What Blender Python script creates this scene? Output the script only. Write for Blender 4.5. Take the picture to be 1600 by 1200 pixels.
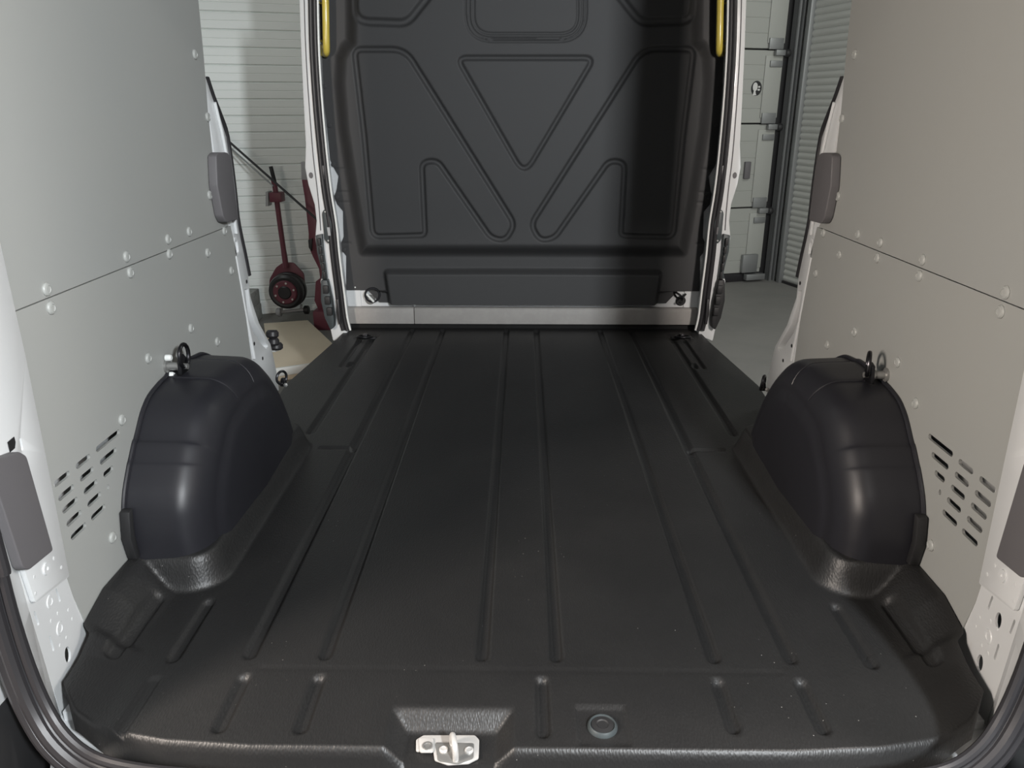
import bpy, bmesh, math, random
import numpy as np
from mathutils import Vector, Matrix, geometry
random.seed(4)
for o in list(bpy.data.objects): bpy.data.objects.remove(o)
SC = bpy.context.scene; COL = SC.collection

# ------------------------------------------------------------------ camera
# van axes: X to the right, Y into the van, Z up, load floor at z = 0, eye 1 m above it
F = 1200.0; VX, VY, EYE = 817.0, 170.0, 1.0
_a = np.array([VX - 800, 600 - VY, F]); _a /= np.linalg.norm(_a)
_b = np.array([0, F, -(600 - VY)]); _b /= np.linalg.norm(_b)
_c = np.cross(_a, _b); _c = _c if _c[0] > 0 else -_c
def ray(px, py):
    p = np.array([px - 800, 600 - py, F]); return np.array([_c @ p, _a @ p, _b @ p])
def w3(p): return Vector((_c @ p, _a @ p, _b @ p))
cam_d = bpy.data.cameras.new('camera'); cam = bpy.data.objects.new('camera', cam_d); COL.objects.link(cam)
cam_d.sensor_width = 36; cam_d.lens = 36 * F / 1600; cam_d.clip_start = 0.02
r_, u_, k_ = w3(np.array([1, 0, 0])), w3(np.array([0, 1, 0])), w3(np.array([0, 0, -1]))
cam.matrix_world = Matrix(((r_.x, u_.x, k_.x, 0), (r_.y, u_.y, k_.y, 0), (r_.z, u_.z, k_.z, EYE), (0, 0, 0, 1)))
SC.camera = cam

# ------------------------------------------------------------------ world, lights, exposure
SC.view_settings.view_transform = 'Standard'; SC.view_settings.look = 'None'
SC.view_settings.exposure = 0.0; SC.view_settings.gamma = 1; SC.view_settings.use_curve_mapping = False
W = bpy.data.worlds.new('world'); SC.world = W; W.use_nodes = True
W.node_tree.nodes['Background'].inputs[0].default_value = (0.75, 0.82, 0.9, 1)
W.node_tree.nodes['Background'].inputs[1].default_value = 0.03
def area(name, loc, aim, sx, sy, power, col):
    l = bpy.data.lights.new(name, 'AREA'); l.shape = 'RECTANGLE'; l.size = sx; l.size_y = sy; l.energy = power; l.color = col
    o = bpy.data.objects.new(name, l); COL.objects.link(o); o.location = loc
    o.rotation_euler = (Vector(aim) - Vector(loc)).to_track_quat('-Z', 'Y').to_euler(); return o
area('key_lamp', (1.06, -0.90, 1.72), (-0.3, 3.0, 0.6), 0.12, 0.35, 140, (0.93, 0.97, 1.0))
area('warm_lamp', (-1.42, 0.30, 1.05), (0.86, 1.7, 0.6), 0.3, 0.6, 56, (1.0, 0.88, 0.78))
area('strip_lamp', (0.3, -1.6, 3.0), (0.2, 1.2, 0.0), 1.8, 0.14, 26, (1.0, 0.95, 0.9))
area('right_side_fill', (1.30, 0.80, 1.35), (0.95, 3.6, 0.7), 0.2, 0.4, 55, (1.0, 0.92, 0.86))  # added fill, no known source; brightens the right door jamb
area('right_bay_fill', (3.0, 4.0, 2.9), (2.3, 6.4, 0.2), 1.0, 0.6, 40, (0.98, 1.0, 0.95))  # added fill for the right bay, also lifts the left lining
area('left_bay_fill', (-3.0, 3.9, 2.8), (-2.2, 6.0, 0.2), 0.6, 0.6, 13, (0.95, 1.0, 0.98))  # added fill that lifts the cladding outside the left door

# ------------------------------------------------------------------ materials
def mat(name, col, rough=0.5, metal=0.0, spec=0.5, bump=None, mottle=None, specks=None, coat=0.0):
    m = bpy.data.materials.new(name); m.use_nodes = True; nt = m.node_tree; N = nt.nodes; L = nt.links
    p = N['Principled BSDF']; p.inputs['Base Color'].default_value = (*col, 1); p.inputs['Roughness'].default_value = rough
    p.inputs['Metallic'].default_value = metal; p.inputs['Specular IOR Level'].default_value = spec
    p.inputs['Coat Weight'].default_value = coat
    tc = N.new('ShaderNodeTexCoord')
    if mottle:
        sc, amt, col2 = mottle
        n = N.new('ShaderNodeTexNoise'); n.inputs['Scale'].default_value = sc; n.inputs['Detail'].default_value = 6; n.inputs['Roughness'].default_value = 0.65
        L.new(tc.outputs['Object'], n.inputs['Vector'])
        r = N.new('ShaderNodeMapRange'); r.inputs[1].default_value = 0.42; r.inputs[2].default_value = 0.72; r.inputs[4].default_value = amt
        L.new(n.outputs['Fac'], r.inputs[0])
        x = N.new('ShaderNodeMix'); x.data_type = 'RGBA'; x.inputs[6].default_value = (*col, 1); x.inputs[7].default_value = (*col2, 1)
        L.new(r.outputs[0], x.inputs[0]); src = x.outputs[2]
        if specks:
            v = N.new('ShaderNodeTexVoronoi'); v.inputs['Scale'].default_value = specks[0]; L.new(tc.outputs['Object'], v.inputs['Vector'])
            q = N.new('ShaderNodeMapRange'); q.inputs[1].default_value = specks[1]; q.inputs[2].default_value = specks[1] * 0.5; q.inputs[4].default_value = 0.8
            L.new(v.outputs['Distance'], q.inputs[0])
            n2 = N.new('ShaderNodeTexNoise'); n2.inputs['Scale'].default_value = 5; L.new(tc.outputs['Object'], n2.inputs['Vector'])
            q2 = N.new('ShaderNodeMapRange'); q2.inputs[1].default_value = 0.5; q2.inputs[2].default_value = 0.62; L.new(n2.outputs['Fac'], q2.inputs[0])
            mu = N.new('ShaderNodeMath'); mu.operation = 'MULTIPLY'; L.new(q.outputs[0], mu.inputs[0]); L.new(q2.outputs[0], mu.inputs[1])
            y = N.new('ShaderNodeMix'); y.data_type = 'RGBA'; L.new(mu.outputs[0], y.inputs[0]); L.new(src, y.inputs[6]); y.inputs[7].default_value = (0.35, 0.34, 0.32, 1)
            src = y.outputs[2]
        L.new(src, p.inputs['Base Color'])
    if bump:
        kind, sc, st, dist = bump
        if kind == 'grain':
            mp = N.new('ShaderNodeMapping'); mp.inputs['Scale'].default_value = (1.0, 0.45, 0.45); L.new(tc.outputs['Object'], mp.inputs[0])
            t = N.new('ShaderNodeTexVoronoi'); t.feature = 'SMOOTH_F1'; t.inputs['Smoothness'].default_value = 0.6
            L.new(mp.outputs[0], t.inputs['Vector']); out = t.outputs['Distance']
        else:
            t = N.new('ShaderNodeTexNoise'); t.inputs['Detail'].default_value = 3; L.new(tc.outputs['Object'], t.inputs['Vector']); out = t.outputs['Fac']
        t.inputs['Scale'].default_value = sc
        b = N.new('ShaderNodeBump'); b.inputs['Strength'].default_value = st; b.inputs['Distance'].default_value = dist
        L.new(out, b.inputs['Height']); L.new(b.outputs[0], p.inputs['Normal'])
    return m
M = dict(
    liner=mat('black_abs_grain', (0.0145, 0.0145, 0.0147), 0.45, bump=('grain', 330, 0.45, 0.0012), mottle=(2.2, 0.5, (0.026, 0.0255, 0.025)), specks=(42, 0.055)),
    bulk=mat('moulded_black_plastic', (0.048, 0.048, 0.049), 0.62, spec=0.35, bump=('noise', 600, 0.15, 0.0005)),
    arch=mat('black_arch_plastic', (0.017, 0.017, 0.021), 0.42, spec=0.4, bump=('noise', 700, 0.2, 0.0005)),
    panel=mat('grey_lining_board', (0.325, 0.33, 0.315), 0.48, spec=0.4, mottle=(1.3, 0.35, (0.30, 0.315, 0.315))),
    cap=mat('pale_rivet_plastic', (0.36, 0.37, 0.355), 0.45),
    white=mat('white_body_paint', (0.655, 0.67, 0.675), 0.35, coat=0.2),
    pad=mat('grey_pad_plastic', (0.12, 0.115, 0.12), 0.6, bump=('noise', 900, 0.2, 0.0004)),
    rubber=mat('black_rubber', (0.022, 0.021, 0.023), 0.42),
    black=mat('matt_black_plastic', (0.016, 0.016, 0.017), 0.55),
    dark=mat('dark_cavity_paint', (0.02, 0.02, 0.02), 0.8),
    trim=mat('grainy_grey_strip', (0.32, 0.305, 0.29), 0.6, bump=('noise', 350, 0.5, 0.001), mottle=(30, 0.6, (0.38, 0.365, 0.345))),
    yellow=mat('yellow_enamel', (0.56, 0.45, 0.08), 0.3, coat=0.4),
    zinc=mat('zinc_plated_steel', (0.60, 0.59, 0.57), 0.42, 0.35),
    blackmetal=mat('black_steel', (0.05, 0.05, 0.055), 0.3, 0.9),
    gunmetal=mat('worn_steel', (0.30, 0.30, 0.29), 0.38, 0.6),
    latch=mat('dark_grey_latch_plastic', (0.045, 0.055, 0.058), 0.5),
    plank=mat('pale_cladding', (0.78, 0.82, 0.80), 0.5),
    door=mat('white_door_sheet', (0.33, 0.34, 0.315), 0.5),
    slat=mat('grey_white_shutter', (0.46, 0.47, 0.44), 0.5),
    galv=mat('galvanised_steel', (0.30, 0.31, 0.31), 0.5, 0.7),
    concrete=mat('concrete', (0.20, 0.197, 0.185), 0.7, mottle=(3, 0.5, (0.15, 0.15, 0.143)), bump=('noise', 40, 0.2, 0.002)),
    block=mat('rough_concrete', (0.30, 0.31, 0.29), 0.9, mottle=(25, 0.8, (0.18, 0.18, 0.17)), bump=('noise', 90, 0.6, 0.004)),
    board=mat('beige_board', (0.66, 0.575, 0.44), 0.6, mottle=(4, 0.4, (0.58, 0.50, 0.39))),
    edge=mat('white_edging', (0.75, 0.77, 0.75), 0.4),
    red=mat('dark_red_enamel', (0.135, 0.035, 0.052), 0.5),
    grey=mat('grey_paint', (0.35, 0.36, 0.37), 0.5),
    sticker_white=mat('sticker_white', (0.6, 0.6, 0.58), 0.5),
    cladding=mat('plain_wall_paint', (0.45, 0.46, 0.45), 0.8),
)

# ------------------------------------------------------------------ building helpers
def on(px, py, **k):                      # a point of a real plane x=, y= or z= seen at that place
    (ax, v), = k.items(); i = 'xyz'.index(ax); d = ray(px, py); o = np.array([0, 0, EYE]); t = (v - o[i]) / d[i]
    return Vector(o + d * t)
def onp(px, py, p0, n):
    d = ray(px, py); o = np.array([0, 0, EYE]); n = np.array(n, float); p0 = np.array(p0, float)
    return Vector(o + d * (((p0 - o) @ n) / (d @ n)))
def tag(o, label=None, cat=None, group=None, kind=None):
    if label: o['label'] = label
    if cat: o['category'] = cat
    if group: o['group'] = group
    if kind: o['kind'] = kind
    return o
def empty(name, loc, label=None, cat=None, group=None, kind=None):
    o = bpy.data.objects.new(name, None); COL.objects.link(o); o.location = loc; o.empty_display_size = 0.05
    return tag(o, label, cat, group, kind)
def wloc(o):
    v = Vector(o.location)
    while o.parent: o = o.parent; v = v + Vector(o.location)
    return v
class MB:
    def __init__(s): s.v = []; s.f = []
    def add(s, vs, fs):
        n = len(s.v); s.v += [Vector(v) for v in vs]; s.f += [tuple(i + n for i in f) for f in fs]; return s
    def box(s, a, b):
        (x0, y0, z0), (x1, y1, z1) = a, b
        return s.add([(x0,y0,z0),(x1,y0,z0),(x1,y1,z0),(x0,y1,z0),(x0,y0,z1),(x1,y0,z1),(x1,y1,z1),(x0,y1,z1)],
                     [(0,3,2,1),(4,5,6,7),(0,1,5,4),(1,2,6,5),(2,3,7,6),(3,0,4,7)])
    def prism(s, pts, d):                 # closed outline pushed along vector d
        n = len(pts); d = Vector(d); P = [Vector(p) for p in pts]
        return s.add(P + [p + d for p in P], [tuple(range(n)), tuple(range(2*n-1, n-1, -1))] + [(i, (i+1) % n, n+(i+1) % n, n+i) for i in range(n)])
    def tube(s, path, r, n=10, caps=True, flat=None):
        P = [Vector(p) for p in path]; R = r if isinstance(r, (list, tuple)) else [r]*len(P); rings = []
        up = None
        for i, p in enumerate(P):
            t = (P[min(i+1, len(P)-1)] - P[max(i-1, 0)]).normalized()
            if up is None: up = t.orthogonal().normalized()
            up = (up - t*up.dot(t)).normalized(); sd = t.cross(up)
            rings.append([p + (up*math.cos(2*math.pi*j/n) + sd*math.sin(2*math.pi*j/n))*R[i] for j in range(n)])
        vs = [v for q in rings for v in q]; m = len(P)
        fs = [(i*n+j, i*n+(j+1) % n, (i+1)*n+(j+1) % n, (i+1)*n+j) for i in range(m-1) for j in range(n)]
        if caps: fs += [tuple(range(n-1, -1, -1)), tuple(range((m-1)*n, m*n))]
        return s.add(vs, fs)
    def ring(s, c, ax, R, r, n=28, k=10, sq=1.0, a0=0, a1=2*math.pi):
        ax = Vector(ax).normalized(); u = ax.orthogonal().normalized() if abs(ax.z) > .99 else Vector((0,0,1)).cross(ax).normalized(); v = ax.cross(u); c = Vector(c)
        full = abs(a1-a0-2*math.pi) < 1e-6; m = n if full else n+1; vs = []
        for i in range(m):
            a = a0 + (a1-a0)*i/n; d = u*math.cos(a) + v*math.sin(a)
            for j in range(k):
                b = 2*math.pi*j/k; vs.append(c + d*(R + r*math.cos(b)) + ax*r*math.sin(b)*sq)
        fs = [(i*k+j, i*k+(j+1) % k, ((i+1) % m)*k+(j+1) % k, ((i+1) % m)*k+j) for i in range(n) for j in range(k)]
        return s.add(vs, fs)
    def lathe(s, c, ax, prof, n=20):      # prof: (radius, height along axis)
        ax = Vector(ax).normalized(); u = ax.orthogonal().normalized(); v = ax.cross(u); c = Vector(c); vs = []; m = len(prof)
        for r, h in prof:
            for j in range(n):
                a = 2*math.pi*j/n; vs.append(c + ax*h + (u*math.cos(a) + v*math.sin(a))*max(r, 1e-5))
        fs = [(i*n+j, i*n+(j+1) % n, (i+1)*n+(j+1) % n, (i+1)*n+j) for i in range(m-1) for j in range(n)]
        fs += [tuple(range(n-1, -1, -1)), tuple(range((m-1)*n, m*n))]
        return s.add(vs, fs)
    def mirror(s):
        s.v = [Vector((-v.x, v.y, v.z)) for v in s.v]; s.f = [tuple(reversed(f)) for f in s.f]; return s
    def xf(s, mtx): s.v = [mtx @ v for v in s.v]; return s
    def build(s, name, m, parent=None, bevel=0, seg=2, smooth=True, ang=35, label=None, cat=None, group=None, kind=None, recalc=True):
        xs = [v.x for v in s.v]; ys = [v.y for v in s.v]; zs = [v.z for v in s.v]
        o0 = Vector(((min(xs)+max(xs))/2, (min(ys)+max(ys))/2, min(zs)))
        me = bpy.data.meshes.new(name); me.from_pydata([tuple(v - o0) for v in s.v], [], s.f); me.validate()
        if bevel or recalc:
            b = bmesh.new(); b.from_mesh(me); bmesh.ops.remove_doubles(b, verts=b.verts, dist=1e-6)
            bmesh.ops.recalc_face_normals(b, faces=b.faces)
            if bevel:
                es = [e for e in b.edges if len(e.link_faces) == 2 and e.calc_face_angle(0) > math.radians(30)]
                bmesh.ops.bevel(b, geom=es, offset=bevel, segments=seg, profile=0.5, affect='EDGES', clamp_overlap=True)
            b.to_mesh(me); b.free()
        return link(name, me, m, o0, parent, smooth, ang, label, cat, group, kind)
def link(name, me, m, o0, parent=None, smooth=True, ang=35, label=None, cat=None, group=None, kind=None):
    if smooth:
        me.shade_smooth(); me.set_sharp_from_angle(angle=math.radians(ang))
    if not me.materials: me.materials.append(M[m])
    o = bpy.data.objects.new(name, me); COL.objects.link(o)
    if parent: o.parent = parent; o.location = Vector(o0) - wloc(parent)
    else: o.location = o0
    return tag(o, label, cat, group, kind)
def inst(src, name, loc, parent, rot=(0,0,0)):  # another piece sharing the mesh of src
    o = bpy.data.objects.new(name, src.data); COL.objects.link(o); o.parent = parent; o.location = Vector(loc) - wloc(parent); o.rotation_euler = rot; return o
def grid(name, P, m, parent=None, **k):   # P: array (rows, cols, 3)
    n, c, _ = P.shape; o0 = Vector(((P[..., 0].min()+P[..., 0].max())/2, (P[..., 1].min()+P[..., 1].max())/2, P[..., 2].min()))
    V = (P.reshape(-1, 3) - np.array(o0)).astype(np.float32)
    idx = np.arange(n*c).reshape(n, c); Q = np.stack([idx[:-1, :-1], idx[:-1, 1:], idx[1:, 1:], idx[1:, :-1]], -1).reshape(-1, 4)
    me = bpy.data.meshes.new(name); me.vertices.add(len(V)); me.vertices.foreach_set('co', V.ravel())
    me.loops.add(Q.size); me.loops.foreach_set('vertex_index', Q.ravel().astype(np.int32))
    me.polygons.add(len(Q)); me.polygons.foreach_set('loop_start', np.arange(0, Q.size, 4, dtype=np.int32)); me.update(calc_edges=True); me.validate()
    return link(name, me, m, o0, parent, True, k.pop('ang', 60), **k)
def plate(outer, holes, to3, d):          # flat sheet with real holes: outlines are 2-D, to3 maps into space, d is the thickness vector
    loops = [outer] + holes
    flat = [p for l in loops for p in l]; n = len(flat); k = 0; cf = []
    for l in loops: cf.append(list(range(k, k+len(l)))); k += len(l)
    cv, _, tris, ov, _, _ = geometry.delaunay_2d_cdt([Vector((p[0], p[1])) for p in flat], [], cf, 2, 1e-7)
    tris = [[ov[i][0] if ov[i] else 0 for i in t] for t in tris]; A = [Vector(to3(p)) for p in flat]; d = Vector(d); mb = MB()
    fs = [tuple(t) for t in tris] + [tuple(i+n for i in reversed(t)) for t in tris]; k = 0
    for l in loops:
        m = len(l); fs += [(k+i, k+(i+1) % m, n+k+(i+1) % m, n+k+i) for i in range(m)]; k += m
    return mb.add(A + [a + d for a in A], fs)
def ell(cx, cy, rx, ry, n=20): return [(cx+rx*math.cos(2*math.pi*i/n), cy+ry*math.sin(2*math.pi*i/n)) for i in range(n)]
def slot(p, q, hw, n=5):                  # round-ended slot outline from p to q
    a = math.atan2(q[1]-p[1], q[0]-p[0]); out = []
    for c, s in ((q, -1), (p, 1)):
        for i in range(n+1):
            t = a + s*math.pi/2 + math.pi*i/n if s < 0 else a + math.pi/2 + math.pi*i/n
            out.append((c[0]+hw*math.cos(t), c[1]+hw*math.sin(t)))
    return out
def rrect(x0, y0, x1, y1, r, n=5):
    out = []
    for cx, cy, a in ((x1-r, y1-r, 0), (x0+r, y1-r, 90), (x0+r, y0+r, 180), (x1-r, y0+r, 270)):
        for i in range(n+1): t = math.radians(a+90*i/n); out.append((cx+r*math.cos(t), cy+r*math.sin(t)))
    return out
def smooth_path(P, k=6, closed=False):
    P = [Vector(p) for p in P]; n = len(P); out = []
    for i in range(n if closed else n-1):
        g = (lambda j: P[j % n]) if closed else (lambda j: P[max(0, min(n-1, j))])
        a, b, c, d = g(i-1), g(i), g(i+1), g(i+2)
        for t in range(k):
            t /= k; out.append(0.5*((2*b) + (c-a)*t + (2*a-5*b+4*c-d)*t*t + (3*b-a-3*c+d)*t**3))
    if not closed: out.append(P[-1])
    return out
def round_poly(P, r, n=5):                # 2-D outline with its corners rounded
    out = []; m = len(P)
    for i in range(m):
        p = np.array(P[i], float); a = np.array(P[i-1], float)-p; b = np.array(P[(i+1) % m], float)-p
        la, lb = np.linalg.norm(a), np.linalg.norm(b); rr = r[i] if isinstance(r, (list, tuple)) else r
        d = min(rr, la*0.48, lb*0.48); A = p+a/la*d; B = p+b/lb*d
        for k in range(n+1):
            t = k/n; out.append(tuple((1-t)**2*A + 2*t*(1-t)*p + t*t*B))
    return out
def sdf(X, Z, poly):                      # signed distance to a closed outline, negative inside
    P = np.array(poly, float); D = np.full(X.shape, 1e9); ins = np.zeros(X.shape, bool)
    for i in range(len(P)):
        a, b = P[i-1], P[i]; e = b-a; L2 = e @ e
        if L2 < 1e-14: continue
        wx, wz = X-a[0], Z-a[1]; t = np.clip((wx*e[0]+wz*e[1])/L2, 0, 1)
        D = np.minimum(D, (wx-t*e[0])**2 + (wz-t*e[1])**2)
        if a[1] != b[1]:
            c = ((a[1] > Z) != (b[1] > Z)) & (X < (b[0]-a[0])*(Z-a[1])/(b[1]-a[1])+a[0]); ins ^= c
    D = np.sqrt(D); return np.where(ins, -D, D)
def sm(t): t = np.clip(t, 0, 1); return t*t*(3-2*t)
def mx(P): return [(1634 - p[0], p[1]) for p in P]   # left-right mirror about the van's centre line

# ================================================================== garage
ANG = math.radians(17.5); G0 = Vector((-1.98, 5.98, -0.55))
GD = Vector((math.cos(ANG), math.sin(ANG), 0)); GN = Vector((math.sin(ANG), -math.cos(ANG), 0))
def G(u, v, z): return G0 + GD*u + GN*v + Vector((0, 0, z))   # u along the back wall, v out of it towards the van, z above the garage floor
GM = Matrix(((GD.x, -GN.x, 0, G0.x), (GD.y, -GN.y, 0, G0.y), (0, 0, 1, G0.z), (0, 0, 0, 1)))  # local x=u, y=-v
def gbox(mb, u0, u1, v0, v1, z0, z1):
    t = MB().box((u0, -v1, z0), (u1, -v0, z1)).xf(GM); return mb.add(t.v, t.f)
gbox(MB(), -3.2, 5.2, -0.3, 10.5, -0.12, 0.0).build('floor', 'concrete', kind='structure', smooth=False)
wb = gbox(MB(), -3.2, 1.7, -0.2, -0.03, 0.0, 3.2).build('wall_back', 'cladding', kind='structure', smooth=False)
# cladding boards: each with a shallow lip and a half groove
PZ = 0.1155; prof = [(-0.004, 0.0), (-0.03, 0.0), (-0.03, PZ-0.0006), (-0.004, PZ-0.0006), (0.006, PZ-0.010), (0.006, PZ*0.5+.004), (0.003, PZ*0.5), (0.006, PZ*0.5-.004), (0.006, 0.007)]
mb = MB(); mb.prism([G(-1.6, v, z) for v, z in prof], GD*3.2)
pl0 = mb.build('plank', 'plank', wb, ang=20)
for i in range(1, 27): inst(pl0, 'plank', wloc(pl0) + Vector((0, 0, i*PZ)), wb)
wl = gbox(MB(), -3.3, -3.2, -0.2, 10.5, 0, 3.2).build('wall_left', 'cladding', kind='structure', smooth=False)
CU = 4.60                                             # corner of back wall and right wall
wr = gbox(MB(), CU+0.02, CU+0.15, -0.2, 10.5, 0, 3.2).build('wall_right', 'cladding', kind='structure', smooth=False)
wbr = gbox(MB(), 1.7, CU+0.15, -0.35, -0.2, 0, 3.2).build('wall_back_right', 'cladding', kind='structure', smooth=False)
# sectional door in the right part of the back wall
door = empty('door_1', G(3.2, 0, 0), kind='structure')
zs = [0.075, 0.690, 1.425, 2.035, 2.65]; DU0, DU1 = 1.75, 4.455
for a, b in zip(zs[:-1], zs[1:]):
    n = 5; h = (b-a-0.012)/n; out = [(-0.05, a+0.006), (-0.05, b-0.006)]
    for i in range(n, 0, -1):
        z1 = a+0.006+h*i; z0 = z1-h; out += [(-0.003, z1-0.001), (0.0, z1-0.004), (0.0, z0+0.004), (-0.003, z0+0.001)]
    MB().prism([G(DU0, v, z) for v, z in out], GD*(DU1-DU0)).build('door_section', 'door', door, ang=20)
    gbox(MB(), DU1-0.17, DU1, 0.0, 0.012, a+0.05, b-0.05).build('end_stile', 'door', door, bevel=0.003)
    hz = a
    if a > 0.1:
        q = MB(); gbox(q, DU1-0.16, DU1-0.02, 0.012, 0.03, hz+0.0, hz+0.09); gbox(q, DU1-0.13, DU1-0.01, 0.012, 0.03, hz-0.14, hz-0.09)
        gbox(q, DU1-0.10, DU1+0.0, 0.02, 0.055, hz-0.05, hz-0.005)
        hg = q.build('hinge_plate', 'galv', door, bevel=0.003)
        MB().lathe(G(DU1-0.01, 0.05, hz-0.03), GD, [(0.03, 0), (0.034, 0.01), (0.034, 0.03), (0.03, 0.04)], 14).build('roller', 'black', hg)
gbox(MB(), DU0, DU1-0.02, -0.045, 0.012, 0.0, 0.078).build('bottom_seal', 'rubber', door, bevel=0.01)
q = MB(); gbox(q, DU1-0.22, DU1-0.06, 0.012, 0.05, 0.09, 0.26); gbox(q, DU1-0.18, DU1+0.02, 0.02, 0.075, 0.02, 0.075)
q.build('bottom_bracket', 'galv', door, bevel=0.004)
p = onp(1166, 265, G(0, 0, 0), GN); pu = (p-G0).dot(GD); pz = p.z+0.55
gbox(MB(), pu-0.03, pu+0.03, 0.0, 0.03, pz-0.08, pz+0.07).build('handle', 'pad', door, bevel=0.006)
# joint shadow board behind the sections
gbox(MB(), DU0, DU1, -0.08, -0.052, 0.0, 2.65).build('backing', 'black', door, smooth=False)
# round sticker
p = onp(1182, 138, G(0, 0.002, 0), GN); su = (p-G0).dot(GD); szz = p.z+0.55
st = empty('door_sticker', G(su, 0, szz-0.06), 'small round black and white sticker on the pale sectional door', 'sticker')
MB().prism([G(su+x, 0.0005, szz+y) for x, y in ell(0, 0, 0.053, 0.062, 28)], GN*0.0015).build('disc', 'black', st)
q = MB()
q.prism([G(su-0.014+x, 0.002, szz+0.012+y) for x, y in ell(0, 0, 0.024, 0.036)], GN*0.0008)
q.prism([G(su+0.026+x, 0.002, szz+0.012+y) for x, y in ell(0, 0, 0.011, 0.008)], GN*0.0008)
q.prism([G(su+0.024+x, 0.002, szz-0.012+y) for x, y in ell(0, 0, 0.013, 0.008)], GN*0.0008)
q.prism([G(su-0.012+x, 0.002, szz+y) for x, y in [(-0.02, -0.058), (-0.012, -0.022), (0.004, -0.022), (0.012, -0.05), (0.02, -0.056)]], GN*0.0008)
q.build('print', 'sticker_white', st)
# track of the door and the dark gap beside it
q = MB(); gbox(q, DU1+0.075, DU1+0.087, -0.02, 0.05, 0, 2.9); gbox(q, DU1+0.075, DU1+0.105, 0.04, 0.05, 0, 2.9); gbox(q, DU1+0.118, DU1+0.130, -0.02, 0.07, 0, 2.9); gbox(q, DU1+0.087, DU1+0.118, -0.02, -0.005, 0, 2.9)
q.build('track', 'galv', door, smooth=False)
gbox(MB(), DU1-0.06, CU+0.02, -0.2, -0.06, 0, 2.9).build('dark_gap_board', 'black', door, smooth=False)  # black sheet paints the dark gap between door edge and track
# roller shutter slats on the right wall
sh = empty('door_2', G(CU, 2.0, 0), kind='structure')
SP = 0.0555; V0, V1 = 0.16, 3.4
pr = [(0.0, 0.0)] + [(-0.010*math.sin(math.pi*i/6)-0.002, SP*(0.04+0.90*i/6)) for i in range(7)] + [(0.0, SP*0.97)]
mb = MB(); mb.prism([G(CU+0.018+x, V0, z+0.02) for x, z in pr], GN*(V1-V0))
s0 = mb.build('slat', 'slat', sh, ang=50)
for i in range(1, 50): inst(s0, 'slat', wloc(s0) + Vector((0, 0, i*SP)), sh)
gbox(MB(), CU-0.035, CU+0.018, 0.12, 0.17, 0, 2.85).build('guide_rail', 'galv', sh, bevel=0.004)
gbox(MB(), CU-0.004, CU+0.016, V0, V1, 0.0, 0.022).build('bottom_rail', 'rubber', sh)
# low beige board on the garage floor
bd = empty('floor_board', (-1.7, 5.2, -0.55), 'low beige board with a white front edge lying on the garage floor', 'board')
zt = -0.47
bp = [on(412, 505, z=zt), on(481, 500, z=zt), on(545, 560, z=zt), on(424, 577, z=zt)]
MB().prism(bp, (0, 0, -0.03)).build('top_sheet', 'board', bd, bevel=0.004)
MB().prism([p + Vector((0, 0, -0.03)) for p in bp], (0, 0, -0.05)).build('base_sheet', 'board', bd)
e0, e1 = bp[3], bp[2]; nn = Vector((0, 0, 1)).cross(e1-e0).normalized(); nn = nn if nn.y < 0 else -nn
MB().prism([e0+Vector((0, 0, 0.006)), e1+Vector((0, 0, 0.006)), e1+Vector((0, 0, -0.045)), e0+Vector((0, 0, -0.045))], nn*0.02).build('edge_strip', 'edge', bd, bevel=0.003)
# concrete block
c0 = on(404, 493, z=-0.55) + Vector((0, -0.16, 0))
q = MB().box((c0.x-0.16, c0.y-0.1, -0.55), (c0.x+0.055, c0.y+0.1, -0.43)); q.box((c0.x-0.16, c0.y-0.1, -0.432), (c0.x+0.05, c0.y+0.1, -0.315))
q.build('concrete_block', 'block', bevel=0.008, label='rough grey concrete block on the floor left of the red wheeled jack', cat='block')

# red bag jack with a long handle, parked against the wall
YJ = 5.72
jk = empty('air_jack', (on(450, 490, y=YJ).x, YJ, -0.55), 'dark red garage jack with a round black bellows and long upright handle', 'jack')
def J(px, py, dy=0.0): return on(px, py, y=YJ+dy)
hexo = round_poly([(421, 436), (431, 418), (441, 411), (458, 411), (474, 428), (477, 460), (466, 476), (430, 474), (420, 452)], 3, 2)
MB().prism([J(x, y, 0.02) for x, y in hexo], (0, 0.03, 0)).build('base_plate', 'red', jk, bevel=0.004)
cj = J(452, 452); RJ = (J(480, 452)-cj).length
q = MB().lathe(cj+Vector((0, 0.02, 0)), (0, -1, 0), [(RJ*.75, 0), (RJ*.97, .012), (RJ, .03), (RJ*.97, .05), (RJ*.86, .062), (RJ*.95, .075), (RJ*.98, .09), (RJ*.93, .115), (RJ*.8, .128), (RJ*.66, .125), (RJ*.6, .11)], 36)
q.build('bellows', 'rubber', jk)
MB().lathe(cj+Vector((0, -0.09, 0)), (0, -1, 0), [(RJ*.66, 0), (RJ*.66, .022), (RJ*.6, .03), (RJ*.37, .03), (RJ*.35, .018)], 36).build('end_plate', 'red', jk)
MB().lathe(cj+Vector((0, -0.106, 0)), (0, -1, 0), [(RJ*.36, 0), (RJ*.36, .016), (RJ*.3, .022), (RJ*.1, .022)], 28).build('rubber_pad', 'rubber', jk)
for k in range(6):
    a = math.pi*k/3+.3; MB().lathe(cj+Vector((RJ*.53*math.cos(a), -0.119, RJ*.53*math.sin(a))), (0, -1, 0), [(.008, 0), (.008, .006)], 6).build('bolt', 'zinc', jk)
hp = smooth_path([J(447, 418), J(443, 390), J(438, 355), J(434, 325), J(431, 300), J(427, 280)], 4)
MB().tube(hp, [0.021]*4 + [0.019]*(len(hp)-4), 12).build('handle_tube', 'red', jk)
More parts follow.
